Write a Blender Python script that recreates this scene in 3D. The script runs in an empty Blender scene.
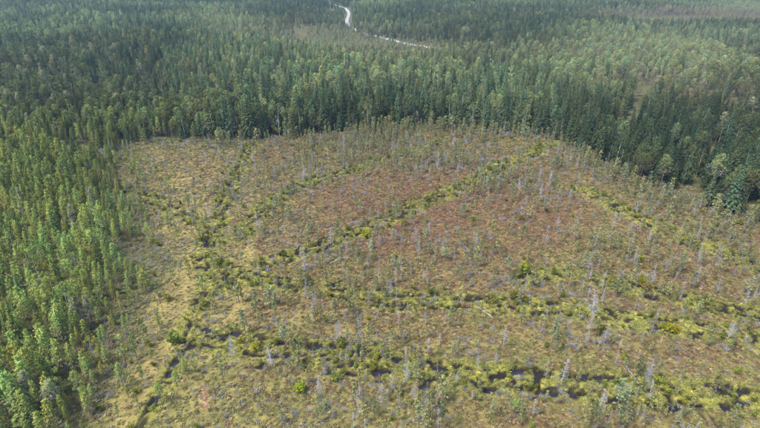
import bpy, math, random
import numpy as np
from mathutils import Vector, Matrix

rng = np.random.default_rng(11)
random.seed(11)
scene = bpy.context.scene

# ------------------------------------------------------------------ camera, sky, sun, exposure
CAM_H = 80.0
PITCH = math.radians(26.6)
FPX = 507.0                      # focal length in pixels of the 760 x 428 photograph
cam_data = bpy.data.cameras.new('camera')
cam_data.sensor_width = 36.0
cam_data.lens = FPX * 36.0 / 760.0
cam_data.clip_start = 1.0
cam_data.clip_end = 30000.0
cam = bpy.data.objects.new('camera', cam_data)
scene.collection.objects.link(cam)
cam.location = (0, 0, CAM_H)
cam.rotation_euler = (math.pi / 2 - PITCH, 0, 0)
scene.camera = cam

SUN_EL, SUN_AZ = math.radians(58), math.radians(-122)   # azimuth from +Y towards +X: to the left of the camera
world = bpy.data.worlds.new('World')
scene.world = world
world.use_nodes = True
wn = world.node_tree
sky = wn.nodes.new('ShaderNodeTexSky')
sky.sky_type = 'NISHITA'
sky.sun_disc = False
sky.sun_elevation = SUN_EL
sky.sun_rotation = SUN_AZ
sky.air_density = 1.0
sky.dust_density = 1.5
bg = wn.nodes['Background']
wn.links.new(sky.outputs[0], bg.inputs[0])
bg.inputs[1].default_value = 0.1

sun_data = bpy.data.lights.new('sun', 'SUN')
sun_data.energy = 1.35
sun_data.angle = math.radians(18)
sun_data.color = (1.0, 0.965, 0.90)
sun = bpy.data.objects.new('sun', sun_data)
scene.collection.objects.link(sun)
sd = Vector((math.sin(SUN_AZ) * math.cos(SUN_EL), math.cos(SUN_AZ) * math.cos(SUN_EL), math.sin(SUN_EL)))
sun.rotation_euler = sd.to_track_quat('Z', 'Y').to_euler()
sun.location = (0, 0, 200)

vs = scene.view_settings
vs.view_transform = 'Standard'
vs.look = 'None'
vs.gamma = 1.0
vs.use_curve_mapping = False
vs.exposure = 2.3
scene.cycles.use_denoising = True
scene.cycles.max_bounces = 5
scene.cycles.diffuse_bounces = 3
scene.cycles.transmission_bounces = 3
scene.cycles.volume_bounces = 1
scene.cycles.use_adaptive_sampling = False

# ------------------------------------------------------------------ photo pixel <-> ground
CP, SP = math.cos(PITCH), math.sin(PITCH)

def ground_at(u, v, z=0.0):
    dx, dy = (u - 380.0) / FPX, (214.0 - v) / FPX
    d = np.array([dx, CP + dy * SP, -SP + dy * CP])
    t = (z - CAM_H) / d[2]
    return d[0] * t, d[1] * t

def to_pixel(x, y, z):
    x, y, z = np.asarray(x, float), np.asarray(y, float), np.asarray(z, float) - CAM_H
    f = y * CP - z * SP
    up = y * SP + z * CP
    f = np.where(f < 1, 1, f)
    return 380 + FPX * x / f, 214 - FPX * up / f, f

def line_at(pts):
    return np.array([ground_at(u, v) for u, v in pts])

# ------------------------------------------------------------------ numpy helpers
def _hash(ix, iy, seed):
    n = (ix.astype(np.int64) * 374761393 + iy.astype(np.int64) * 668265263 + seed * 1442695041) & 0xffffffff
    n = ((n ^ (n >> 13)) * 1274126177) & 0xffffffff
    return ((n ^ (n >> 16)) & 0xffff) / 65535.0

def noise(x, y, scale, seed=0):
    x, y = np.asarray(x, float) / scale, np.asarray(y, float) / scale
    ix, iy = np.floor(x), np.floor(y)
    fx, fy = x - ix, y - iy
    fx, fy = fx * fx * (3 - 2 * fx), fy * fy * (3 - 2 * fy)
    a, b = _hash(ix, iy, seed), _hash(ix + 1, iy, seed)
    c, d = _hash(ix, iy + 1, seed), _hash(ix + 1, iy + 1, seed)
    return (a * (1 - fx) + b * fx) * (1 - fy) + (c * (1 - fx) + d * fx) * fy

def fbm(x, y, scale, seed=0, octv=3):
    s, a, t = 0, 1.0, 0
    for i in range(octv):
        s = s + a * noise(x, y, scale / 2 ** i, seed + 17 * i)
        t += a
        a *= 0.5
    return s / t

def sstep(a, b, x):
    t = np.clip((x - a) / (b - a), 0, 1)
    return t * t * (3 - 2 * t)

def inside(poly, x, y):
    x, y = np.asarray(x, float), np.asarray(y, float)
    r = np.zeros(x.shape, bool)
    n = len(poly)
    for i in range(n):
        x0, y0 = poly[i]
        x1, y1 = poly[(i + 1) % n]
        if y0 == y1:
            continue
        c = ((y0 > y) != (y1 > y)) & (x < (x1 - x0) * (y - y0) / (y1 - y0) + x0)
        r ^= c
    return r

def dist_line(pts, x, y, closed=False):
    """distance to a polyline and the signed side (left positive)"""
    x, y = np.asarray(x, float), np.asarray(y, float)
    best = np.full(x.shape, 1e9)
    side = np.zeros(x.shape)
    n = len(pts)
    for i in range(n if closed else n - 1):
        p, q = pts[i], pts[(i + 1) % n]
        e = q - p
        L = e @ e
        t = np.clip(((x - p[0]) * e[0] + (y - p[1]) * e[1]) / L, 0, 1)
        dx, dy = x - p[0] - t * e[0], y - p[1] - t * e[1]
        d = np.hypot(dx, dy)
        m = d < best
        best = np.where(m, d, best)
        side = np.where(m, np.sign(e[0] * dy - e[1] * dx), side)
    return best, side

# ------------------------------------------------------------------ layout of the place
bog_px = [(60, 470), (88, 420), (112, 380), (134, 330), (150, 280), (154, 240), (138, 205), (116, 172), (120, 153), (142, 143), (190, 139),
          (250, 139), (300, 136), (350, 131), (430, 127), (500, 131), (548, 138), (578, 150), (606, 168), (650, 188),
          (705, 206), (765, 224), (860, 252), (1000, 300)]
BOG = line_at(bog_px)
BOG = np.vstack([BOG, [[220, 48], [-64, 48]]])

DITCHES = {
    'lowest': line_at([(186, 336), (240, 344), (310, 352), (370, 360), (430, 374), (500, 380), (570, 384), (650, 392), (800, 404)]),
    'second': line_at([(205, 262), (240, 276), (300, 286), (370, 298), (440, 304), (510, 304), (580, 312), (650, 322), (720, 334), (830, 352)]),
    'slanting': line_at([(222, 284), (262, 266), (320, 246), (372, 226), (430, 200), (480, 178), (520, 158), (556, 143)]),
    'upper': line_at([(240, 236), (262, 206), (300, 187), (344, 172), (390, 158), (440, 142)]),
    'upright': line_at([(252, 142), (244, 160), (236, 182), (226, 202), (216, 226), (206, 262)]),
    'left': line_at([(112, 188), (146, 198), (180, 214), (214, 234)]),
    'edge': line_at([(132, 440), (146, 418), (160, 395), (176, 362), (186, 336), (196, 310), (206, 284), (206, 262)]),
    'right': line_at([(584, 190), (640, 218), (690, 240), (760, 268), (840, 300)]),
    'middle': line_at([(520, 282), (560, 272), (610, 282), (680, 300), (760, 316), (830, 332)]),
}
DW = {'lowest': 3.8, 'second': 3.6, 'slanting': 4.0, 'upper': 3.2, 'upright': 3.0, 'left': 2.8, 'edge': 2.0, 'right': 4.0, 'middle': 3.2}
TRACK = line_at([(138, 425), (152, 385), (172, 345), (192, 318), (218, 330), (240, 300), (224, 285), (246, 268), (252, 236), (262, 200)])
TRACKS = [line_at([(128, 428), (144, 388), (160, 350), (172, 315), (184, 280), (196, 250)]),
          line_at([(206, 334), (222, 322), (238, 308), (246, 290), (242, 272), (250, 250), (254, 226), (250, 205)])]
ROAD = line_at([(a - 3, b - 4) for a, b in [(316, -8), (328, 4), (338, 9), (348, 13), (352, 18), (350, 27), (356, 34), (372, 40), (390, 44), (412, 49), (436, 53), (456, 58), (482, 65)]])
RIDE = line_at([(264, 112), (270, 92), (284, 62), (300, 40), (310, 28)])
RIDE2 = line_at([(628, 124), (636, 112), (646, 98)])

# pools: explicit ones seen in the photograph (u, v, length m, width m) and random ones along the ditch lines
POOLS = []
for u, v, L, W in [(212, 337, 3.0, 1.4), (222, 341, 1.8, 1.0), (262, 345, 2.2, 1.1), (247, 368, 2.0, .9), (262, 367, 2.4, 1.0), (313, 347, 3.8, 2.6),
                   (360, 354, 2.6, 1.2), (379, 357, 2.6, 1.6), (330, 372, 2.6, 1.6), (352, 374, 2.4, 1.4), (384, 371, 3.4, 1.6), (380, 381, 2.2, 1.0),
                   (401, 359, 2.2, 1.2), (437, 369, 2.8, 1.6), (424, 387, 2.6, 1.8), (471, 369, 2.2, 1.1), (519, 371, 4.2, 2.4), (489, 391, 3.4, 2.0),
                   (547, 391, 2.6, 1.4), (533, 397, 2.0, 1.0), (545, 372, 2.4, 1.2), (585, 375, 2.0, 1.0), (614, 379, 2.4, 1.2), (612, 400, 2.6, 1.4),
                   (672, 408, 3.4, 1.8), (705, 417, 3.0, 1.6), (718, 388, 3.0, 1.2), (752, 392, 2.4, 1.0), (580, 395, 2.4, 1.2),
                   (227, 280, 2.2, 1.0), (250, 272, 1.8, 1.0), (268, 265, 2.4, 1.2), (289, 282, 1.8, 1.0), (310, 284, 1.6, .9), (318, 246, 2.6, 1.4),
                   (374, 306, 2.4, 1.2), (405, 309, 2.6, 1.4), (431, 297, 2.0, 1.0), (502, 306, 2.4, 1.2), (536, 276, 2.6, 1.4), (547, 280, 2.2, 1.2),
                   (624, 313, 2.6, 1.4), (656, 319, 3.2, 1.2), (696, 273, 2.8, 1.4), (672, 276, 3.0, 1.2), (157, 398, 2.4, .9), (145, 418, 2.6, 1.2),
                   (190, 330, 1.4, .8), (228, 194, 3.0, 1.6), (222, 204, 3.6, 1.6), (246, 152, 2.6, 1.4), (202, 236, 3.4, 1.4), (150, 200, 2.6, 1.1),
                   (620, 174, 0, 0), (596, 190, 2.6, 1.2), (700, 334, 2.8, 1.2), (730, 338, 2.6, 1.1)]:
    if L:
        x, y = ground_at(u, v)
        POOLS.append((x, y, L * .40, W * .38, random.uniform(-.35, .35), .75))
for name, pts in DITCHES.items():
    seg = np.hypot(*(pts[1:] - pts[:-1]).T)
    for side in (-1, 1) if name not in ('edge',) else (0,):
        s = random.uniform(0, 4)
        total = seg.sum()
        while s < total:
            i = int(np.searchsorted(np.cumsum(seg), s))
            i = min(i, len(seg) - 1)
            t = (s - (np.cumsum(seg)[i] - seg[i])) / seg[i]
            p = pts[i] * (1 - t) + pts[i + 1] * t
            e = (pts[i + 1] - pts[i]) / seg[i]
            nrm = np.array([-e[1], e[0]])
            off = side * DW[name] * random.uniform(.35, .8) + random.uniform(-.5, .5)
            q = p + nrm * off
            a = math.atan2(e[1], e[0]) + random.uniform(-.5, .5)
            POOLS.append((q[0], q[1], random.uniform(.6, 1.6), random.uniform(.45, .85), a, random.uniform(.5, .8)))
            s += random.choice((random.uniform(2.0, 4.0), random.uniform(3.0, 14.0)))

def ditch_field(x, y):
    """0..1 closeness to any ditch line"""
    f = np.zeros(np.shape(x))
    wob = (noise(x, y, 7, 90) - .5) * 2.4
    for name, pts in DITCHES.items():
        d, _ = dist_line(pts, x, y)
        w = DW[name]
        f = np.maximum(f, 1 - sstep(w * .75, w * 1.55, d + wob))
    return np.clip(f * (.76 + .46 * fbm(x, y, 5.5, 92, 2)), 0, 1)

def crack_field(x, y, df):
    n = noise(x, y, 2.1, 201) * .65 + noise(x, y, .95, 202) * .35
    return df * sstep(.65, .74, n)

def track_field(x, y):
    f = np.zeros(np.shape(x))
    for i, pts in enumerate(TRACKS):
        d, _ = dist_line(pts, x, y)
        w = 3.4 if i == 0 else 1.5
        f = np.maximum(f, (1 - sstep(w * .5, w * 1.5, d + (noise(x, y, 5, 33) - .5) * 2.4)) * (.8 if i == 0 else 1))
    return f

def terrain_far(x, y):
    r = np.hypot(x, y)
    far = sstep(420, 900, r)
    return far * (fbm(x, y, 520, 5, 2) - .5) * 22

# ------------------------------------------------------------------ ground sheet
def axis(lo, hi, step, reach):
    mid = np.arange(lo, hi + step * .5, step)
    out, s, v = [], step * 1.3, mid[-1]
    while v < reach:
        v += s
        s *= 1.22
        out.append(v)
    low, s, v = [], step * 1.3, mid[0]
    while v > -reach:
        v -= s
        s *= 1.22
        low.append(v)
    return np.array(low[::-1] + list(mid) + out)

REACH = 6500
xs = axis(-172, 190, 0.52, REACH)
y1 = np.arange(73, 150, .5)
y2 = np.arange(150, 308, .85)
ys0 = axis(73, 308, 1.0, REACH)
ys = np.concatenate([ys0[ys0 < 72.5], y1, y2, ys0[ys0 > 308.5]])
GX, GY = np.meshgrid(xs, ys)
gx, gy = GX.ravel(), GY.ravel()
near = (gx > -220) & (gx < 300) & (gy > 45) & (gy < 350)
gz = terrain_far(gx, gy)
peat = np.zeros(gx.shape)
ix = np.where(near)[0]
nx, ny = gx[ix], gy[ix]
bogm = inside(BOG, nx, ny)
df = ditch_field(nx, ny)
h = (fbm(nx, ny, 2.2, 1, 2) - .5) * .32 + (fbm(nx, ny, 14, 2, 2) - .5) * .3
h += df * (.15 + .55 * noise(nx, ny, 2.6, 8) * noise(nx, ny, 1.3, 9))
pit = np.zeros(nx.shape)
pk = np.zeros(nx.shape)
for (px, py, a, b, ang, dep) in POOLS:
    m = np.where((np.abs(nx - px) < a + 3) & (np.abs(ny - py) < a + 3))[0]
    if len(m) == 0:
        continue
    c, s = math.cos(ang), math.sin(ang)
    lx, ly = (nx[m] - px) * c + (ny[m] - py) * s, -(nx[m] - px) * s + (ny[m] - py) * c
    r = np.hypot(lx / a, ly / b) + (noise(nx[m], ny[m], .9, 44) - .5) * 1.1
    pit[m] = np.maximum(pit[m], (1 - sstep(.6, 1.15, r)) * dep)
    pk[m] = np.maximum(pk[m], 1 - sstep(1.0, 1.9, r))
ck = crack_field(nx, ny, df)
pk = np.maximum(pk, ck)
h = np.maximum(h, -.18) + .05 - ck * .22
h = h * (1 - np.minimum(pit / .4, 1)) - pit
gz[ix] += h
peat[ix] = pk
# beyond the finely meshed area keep the ground just as it is
red = np.zeros(gx.shape); tan = np.zeros(gx.shape); grn = np.zeros(gx.shape); wood = np.ones(gx.shape)
ru, rv, _ = to_pixel(nx, ny, 0 * nx)
def red_field(u, v, x, y):
    a = 1.25 * np.exp(-(((u - 455) / 170) ** 2 + ((v - 212) / 58) ** 2))
    a = np.maximum(a, .75 * np.exp(-(((u - 200) / 45) ** 2 + ((v - 180) / 28) ** 2)))
    a = np.maximum(a, .7 * np.exp(-(((u - 690) / 90) ** 2 + ((v - 352) / 22) ** 2)))
    a = np.maximum(a, .6 * np.exp(-(((u - 600) / 80) ** 2 + ((v - 262) / 26) ** 2)))
    a = np.maximum(a, .5 * np.exp(-(((u - 560) / 120) ** 2 + ((v - 420) / 18) ** 2)))
    a = np.maximum(a, .46 * sstep(215, 270, u) * (1 - .7 * sstep(300, 370, v)))
    return np.clip(a * (.2 + 1.4 * fbm(x, y, 18, 21, 3)), 0, 1)
def tan_field(u, v, x, y):
    a = .8 * np.exp(-(((u - 165) / 45) ** 2 + ((v - 330) / 85) ** 2))
    a = np.maximum(a, .95 * np.exp(-(((u - 190) / 60) ** 2 + ((v - 205) / 45) ** 2)))
    a = np.maximum(a, .55 * np.exp(-(((u - 300) / 70) ** 2 + ((v - 320) / 22) ** 2)))
    return np.clip(np.maximum(a * (.45 + .9 * fbm(x, y, 12, 31, 3)), track_field(x, y)), 0, 1)
red[ix] = red_field(ru, rv, nx, ny)
tan[ix] = tan_field(ru, rv, nx, ny)
grn[ix] = df
dedge, _ = dist_line(BOG, nx, ny, True)
wood[ix] = np.where(bogm, 1 - sstep(0, 7, dedge + (noise(nx, ny, 6, 70) - .5) * 8), 1)

nX, nY = len(xs), len(ys)
me = bpy.data.meshes.new('ground')
me.vertices.add(nX * nY)
me.vertices.foreach_set('co', np.stack([gx, gy, gz], 1).ravel())
ii = (np.arange(nY - 1)[:, None] * nX + np.arange(nX - 1)[None, :]).ravel()
quads = np.stack([ii, ii + 1, ii + 1 + nX, ii + nX], 1).ravel()
me.loops.add(len(quads))
me.loops.foreach_set('vertex_index', quads.astype(np.int32))
me.polygons.add(len(ii))
me.polygons.foreach_set('loop_start', (np.arange(len(ii)) * 4).astype(np.int32))
me.polygons.foreach_set('use_smooth', np.ones(len(ii), bool))
me.update()
for nm, arr in (('peat', peat), ('red', red), ('tan', tan), ('green', grn), ('wood', wood)):
    at = me.attributes.new(nm, 'FLOAT', 'POINT')
    at.data.foreach_set('value', arr.astype(np.float32))
ground = bpy.data.objects.new('ground', me)
scene.collection.objects.link(ground)
ground['kind'] = 'structure'

def height_at(x, y):
    """height of the ground mesh at points"""
    x, y = np.asarray(x, float), np.asarray(y, float)
    i = np.clip(np.searchsorted(xs, x) - 1, 0, nX - 2)
    j = np.clip(np.searchsorted(ys, y) - 1, 0, nY - 2)
    fx = (x - xs[i]) / (xs[i + 1] - xs[i])
    fy = (y - ys[j]) / (ys[j + 1] - ys[j])
    Z = gz.reshape(nY, nX)
    return (Z[j, i] * (1 - fx) + Z[j, i + 1] * fx) * (1 - fy) + (Z[j + 1, i] * (1 - fx) + Z[j + 1, i + 1] * fx) * fy

# ------------------------------------------------------------------ materials
class Nodes:
    def __init__(s, name):
        s.m = bpy.data.materials.new(name)
        s.m.use_nodes = True
        s.t = s.m.node_tree
        s.t.nodes.clear()
        s.out = s.t.nodes.new('ShaderNodeOutputMaterial')
    def n(s, kind, **kw):
        nd = s.t.nodes.new(kind)
        for k, v in kw.items():
            setattr(nd, k, v)
        return nd
    def link(s, a, b):
        s.t.links.new(a, b)
    def attr(s, name, kind='GEOMETRY', out='Fac'):
        a = s.n('ShaderNodeAttribute', attribute_name=name, attribute_type=kind)
        return a.outputs[out]
    def tex(s, scale, detail=3, rough=.6):
        c = s.n('ShaderNodeTexCoord')
        t = s.n('ShaderNodeTexNoise')
        t.inputs['Scale'].default_value = scale
        t.inputs['Detail'].default_value = detail
        t.inputs['Roughness'].default_value = rough
        s.link(c.outputs['Object'], t.inputs['Vector'])
        return t.outputs['Fac']
    def ramp(s, fac, stops):
        r = s.n('ShaderNodeValToRGB')
        e = r.color_ramp.elements
        while len(e) < len(stops):
            e.new(.5)
        for el, (p, c) in zip(e, stops):
            el.position = p
            el.color = (*c, 1)
        s.link(fac, r.inputs[0])
        return r.outputs[0]
    def mix(s, fac, a, b, mode='MIX'):
        m = s.n('ShaderNodeMix', data_type='RGBA', blend_type=mode)
        for sock, v in ((m.inputs[0], fac), (m.inputs[6], a), (m.inputs[7], b)):
            if isinstance(v, (int, float)):
                sock.default_value = v
            elif isinstance(v, tuple):
                sock.default_value = (*v, 1)
            else:
                s.link(v, sock)
        return m.outputs[2]
    def math(s, op, a, b, clamp=False):
        m = s.n('ShaderNodeMath', operation=op, use_clamp=clamp)
        for sock, v in zip(m.inputs, (a, b)):
            if isinstance(v, (int, float)):
                sock.default_value = v
            else:
                s.link(v, sock)
        return m.outputs[0]
    def diffuse(s, col, rough=.9, bump=None, strength=.5, dist=.1):
        b = s.n('ShaderNodeBsdfPrincipled')
        b.inputs['Roughness'].default_value = rough
        b.inputs['Specular IOR Level'].default_value = .12
        if isinstance(col, tuple):
            b.inputs['Base Color'].default_value = (*col, 1)
        else:
            s.link(col, b.inputs['Base Color'])
        if bump is not None:
            bp = s.n('ShaderNodeBump')
            bp.inputs['Strength'].default_value = strength
            bp.inputs['Distance'].default_value = dist
            s.link(bump, bp.inputs['Height'])
            s.link(bp.outputs[0], b.inputs['Normal'])
        s.link(b.outputs[0], s.out.inputs['Surface'])
        return s.m

g = Nodes('bog_ground')
n1, n2, n3 = g.tex(.9, 4), g.tex(.22, 3), g.tex(3.2, 3, .7)
n1 = g.math('ADD', g.math('MULTIPLY', n1, .65), g.math('MULTIPLY', n3, .35))
olive = g.ramp(n1, [(.30, (.045, .04, .022)), (.43, (.108, .094, .038)), (.56, (.172, .155, .05)), (.72, (.25, .215, .082))])
redc = g.ramp(n1, [(.3, (.045, .027, .02)), (.48, (.115, .062, .038)), (.64, (.18, .105, .055)), (.8, (.24, .165, .10))])
tanc = g.ramp(n1, [(.25, (.105, .085, .034)), (.5, (.205, .165, .06)), (.72, (.30, .25, .11))])
grnc = g.ramp(n1, [(.28, (.035, .04, .018)), (.48, (.15, .155, .035)), (.66, (.33, .29, .055))])
woodc = g.ramp(n1, [(.3, (.045, .048, .022)), (.6, (.09, .088, .04)), (.8, (.15, .13, .065))])
c = g.mix(g.attr('red'), olive, redc)
c = g.mix(g.attr('tan'), c, tanc)
c = g.mix(g.math('MULTIPLY', g.attr('green'), .8), c, grnc)
c = g.mix(g.attr('wood'), c, woodc)
spots = g.ramp(n2, [(.35, (.76, .74, .70)), (.65, (1.22, 1.16, 1.0))])
c = g.mix(1.0, c, spots, 'MULTIPLY')
pm = g.math('MULTIPLY', g.attr('peat'), g.math('ADD', n3, .55, True))
c = g.mix(pm, c, (.017, .012, .009))
GROUND_MAT = g.diffuse(c, .95, n3, .8, .25)
me.materials.append(GROUND_MAT)

w = Nodes('pool_water')
wb = w.n('ShaderNodeBsdfPrincipled')
wb.inputs['Base Color'].default_value = (.016, .014, .022, 1)
wb.inputs['Roughness'].default_value = .06
wb.inputs['IOR'].default_value = 1.33
w.link(wb.outputs[0], w.out.inputs['Surface'])
WATER_MAT = w.m

r_ = Nodes('gravel_road')
ROAD_MAT = r_.diffuse(r_.ramp(r_.tex(.6, 3), [(.3, (.19, .185, .175)), (.7, (.30, .29, .27))]), .95)

def leaf_material(name, transl):
    f = Nodes(name)
    col = f.mix(1.0, f.attr('leaf', out='Color'), f.attr('tint', 'INSTANCER', 'Color'), 'MULTIPLY')
    d = f.n('ShaderNodeBsdfDiffuse')
    t = f.n('ShaderNodeBsdfTranslucent')
    f.link(col, d.inputs[0])
    f.link(col, t.inputs[0])
    m = f.n('ShaderNodeMixShader')
    m.inputs[0].default_value = transl
    f.link(d.outputs[0], m.inputs[1])
    f.link(t.outputs[0], m.inputs[2])
    f.link(m.outputs[0], f.out.inputs['Surface'])
    return f.m
NEEDLE = leaf_material('conifer_needles', .2)
LEAF = leaf_material('birch_leaves', .35)
HEATH = leaf_material('heath_leaves', .15)
def bark_material(name, stops, scale=2.5):
    f = Nodes(name)
    return f.diffuse(f.ramp(f.tex(scale, 3), stops), .9)
BARK = bark_material('pine_bark', [(.3, (.08, .06, .05)), (.7, (.22, .16, .12))])
SPRUCE_BARK = bark_material('spruce_bark', [(.3, (.06, .055, .05)), (.7, (.17, .15, .14))])
BIRCH_BARK = bark_material('birch_bark', [(.3, (.10, .09, .08)), (.45, (.28, .27, .25)), (.8, (.42, .40, .38))])
f = Nodes('dead_wood')
DEAD = f.diffuse(f.mix(1.0, f.ramp(f.tex(3, 3), [(.3, (.20, .19, .195)), (.7, (.36, .345, .355))]), f.attr('tint', 'INSTANCER', 'Color'), 'MULTIPLY'), .9)

# ------------------------------------------------------------------ plant meshes
class Mesh:
    def __init__(s):
        s.v, s.f, s.c = [], [], []
    def face(s, pts, col):
        i = len(s.v)
        s.v += [tuple(p) for p in pts]
        s.f.append(tuple(range(i, i + len(pts))))
        s.c.append(col)
    def patch(s, p, size, col, nrm=None, aspect=1.0):
        """a small uneven leafy quad at p"""
        if nrm is None:
            nrm = Vector((random.gauss(0, 1), random.gauss(0, 1), random.gauss(0, 1) + .6))
        nrm = nrm.normalized()
        a = nrm.orthogonal().normalized()
        a = Matrix.Rotation(random.uniform(0, 6.28), 3, nrm) @ a
        b = nrm.cross(a)
        p = Vector(p)
        q = []
        for sx, sy in ((-1, -1), (1, -1), (1, 1), (-1, 1)):
            k = size * .5 * random.uniform(.55, 1.2)
            q.append(p + a * sx * k * aspect + b * sy * k + nrm * random.uniform(-.2, .2) * size)
        s.face(q, col)
    def tube(s, pts, rad, sides=5, col=(1, 1, 1)):
        rings = []
        for k, (p, r) in enumerate(zip(pts, rad)):
            p = Vector(p)
            d = (Vector(pts[min(k + 1, len(pts) - 1)]) - Vector(pts[max(k - 1, 0)])).normalized()
            a = d.orthogonal().normalized()
            b = d.cross(a)
            base = len(s.v)
            for i in range(sides):
                t = 2 * math.pi * i / sides
                s.v.append(tuple(p + (a * math.cos(t) + b * math.sin(t)) * r))
            rings.append(base)
        for r0, r1 in zip(rings, rings[1:]):
            for i in range(sides):
                j = (i + 1) % sides
                s.f.append((r0 + i, r0 + j, r1 + j, r1 + i))
                s.c.append(col)
    def spike(s, p, q, wdt, col):
        """a thin three-sided twig tapering to a point"""
        p, q = Vector(p), Vector(q)
        d = (q - p).normalized()
        a = d.orthogonal().normalized()
        b = d.cross(a)
        i = len(s.v)
        for t in (0, 2.1, 4.2):
            s.v.append(tuple(p + (a * math.cos(t) + b * math.sin(t)) * wdt))
        s.v.append(tuple(q))
        s.f += [(i, i + 1, i + 3), (i + 1, i + 2, i + 3), (i + 2, i, i + 3)]
        s.c += [col] * 3
    def build(s, name, mat):
        m = bpy.data.meshes.new(name)
        m.from_pydata(s.v, [], s.f)
        at = m.attributes.new('leaf', 'FLOAT_COLOR', 'CORNER')
        cols = []
        for f_, c_ in zip(s.f, s.c):
            cols += list((*c_, 1.0)) * len(f_)
        at.data.foreach_set('color', np.array(cols, np.float32))
        m.materials.append(mat)
        m.update()
        return m

def vary(c, a=.25):
    k = random.uniform(1 - a, 1 + a)
    return (c[0] * k * random.uniform(.9, 1.12), c[1] * k, c[2] * k * random.uniform(.85, 1.15))

def lean_axis(h, amt):
    ax, ay = random.gauss(0, amt), random.gauss(0, amt)
    return lambda t: Vector((ax * h * t * t, ay * h * t * t, h * t))

def spruce(h=16.0, R=2.1, base=.10):
    ax = lean_axis(h, .012)
    tr, cr = Mesh(), Mesh()
    tr.tube([ax(t) - Vector((0, 0, .3 if t == 0 else 0)) for t in (0, .25, .6, .97)], [.17, .14, .09, .02], 5)
    n = 30
    for k in range(n):
        t = base + (1 - base) * (k + random.uniform(0, .6)) / n
        r = R * (1 - (t - base) / (1 - base)) ** .82 * random.uniform(.82, 1.12) + .12
        r *= min(1, .55 + (t - base) * 4)
        nb = 9 if k < n - 7 else 6
        a0 = random.uniform(0, 6.28)
        for j in range(nb):
            a = a0 + 6.283 * j / nb + random.uniform(-.3, .3)
            rr = r * random.uniform(.75, 1.15)
            d = Vector((math.cos(a), math.sin(a), 0))
            for q in (.3, .5, .68, .85, 1.02):
                if q < .5 and random.random() < .4:
                    continue
                p = ax(min(t, 1)) + d * rr * q + Vector((random.gauss(0, .11), random.gauss(0, .11), -.30 * rr * q + .1 * rr * (q - .5)))
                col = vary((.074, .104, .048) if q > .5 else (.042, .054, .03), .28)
                if random.random() < .06 and t < .5:
                    col = (.11, .10, .085)
                nm = Vector((d.x * .75 + random.gauss(0, .3), d.y * .75 + random.gauss(0, .3), .8))
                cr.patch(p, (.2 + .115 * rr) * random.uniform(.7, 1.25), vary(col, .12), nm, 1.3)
    cr.spike(ax(.93), ax(1.03), .10, (.08, .11, .045))
    return tr.build('spruce_trunk', SPRUCE_BARK), cr.build('spruce_crown', NEEDLE)

def pine(h=12.0, R=1.9, base=.28, full=1.0, taper=.8):
    ax = lean_axis(h, .02)
    tr, cr = Mesh(), Mesh()
    tr.tube([ax(t) - Vector((0, 0, .3 if t == 0 else 0)) for t in (0, .3, .65, .96)], [.15, .125, .08, .02], 5)
    n = 20
    for k in range(n):
        u = (k + random.uniform(0, .7)) / n
        t = base + (1 - base) * u
        prof = (1 - u) ** taper * min(1.0, .65 + 1.5 * u) * 1.08
        nb = 6 if u < .75 else 4
        a0 = random.uniform(0, 6.28)
        for j in range(nb):
            if random.random() > full:
                continue
            a = a0 + 6.283 * j / nb + random.uniform(-.35, .35)
            rr = R * prof * random.uniform(.65, 1.2) + .12
            d = Vector((math.cos(a), math.sin(a), 0))
            rise = .25 + .5 * u
            tip = ax(t) + d * rr + Vector((0, 0, rise * rr))
            if u < .55 and random.random() < .5:
                cr.spike(ax(t), tip, .045, (.15, .125, .11))
            for q in (.5, .8, 1.02):
                if q < .6 and (u < .4 or random.random() < .4):
                    continue
                p = ax(t).lerp(tip, q)
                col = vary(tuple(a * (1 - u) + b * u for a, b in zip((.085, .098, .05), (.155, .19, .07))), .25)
                if u < .28 and random.random() < .35:
                    col = vary((.17, .15, .135), .2)
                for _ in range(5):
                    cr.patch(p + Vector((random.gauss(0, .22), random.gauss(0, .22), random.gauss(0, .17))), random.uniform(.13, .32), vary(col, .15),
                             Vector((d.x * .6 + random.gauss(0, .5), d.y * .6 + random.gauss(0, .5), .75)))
    for _ in range(5):
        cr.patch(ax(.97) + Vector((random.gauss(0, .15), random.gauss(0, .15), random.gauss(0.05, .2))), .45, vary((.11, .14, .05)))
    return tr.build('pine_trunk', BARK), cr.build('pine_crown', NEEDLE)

def birch(h=14.0, R=2.2, base=.25):
    ax = lean_axis(h, .03)
    tr, cr = Mesh(), Mesh()
    tr.tube([ax(t) - Vector((0, 0, .3 if t == 0 else 0)) for t in (0, .3, .65, .95)], [.13, .11, .07, .02], 5)
    for _ in range(7):
        t = random.uniform(base, .8)
        a = random.uniform(0, 6.28)
        tr.spike(ax(t), ax(t) + Vector((math.cos(a) * R * .6, math.sin(a) * R * .6, R * .9)), .05, (1, 1, 1))
    blobs = []
    for k in range(26):
        u = random.random() ** 1.15
        t = base + (1 - base) * u
        prof = math.sin(math.pi * min(1, .18 + .8 * u)) ** .7
        a = random.uniform(0, 6.28)
        r = R * prof * math.sqrt(random.uniform(.15, 1))
        blobs.append((ax(t) + Vector((math.cos(a) * r, math.sin(a) * r, 0)), random.uniform(.45, .95), vary((.15, .182, .066), .25)))
    blobs.append((ax(.97), .5, vary((.12, .14, .05))))
    for p, r, col in blobs:
        for _ in range(30):
            o = Vector((random.gauss(0, 1), random.gauss(0, 1), random.gauss(0, 1))).normalized() * r * random.uniform(.5, 1.15)
            o.z *= 1.25
            cr.patch(p + o, random.uniform(.2, .4), vary(col, .2), o + Vector((random.gauss(0, .5) * r, random.gauss(0, .5) * r, .3 * r)))
    return tr.build('birch_trunk', BIRCH_BARK), cr.build('birch_crown', LEAF)

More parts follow.
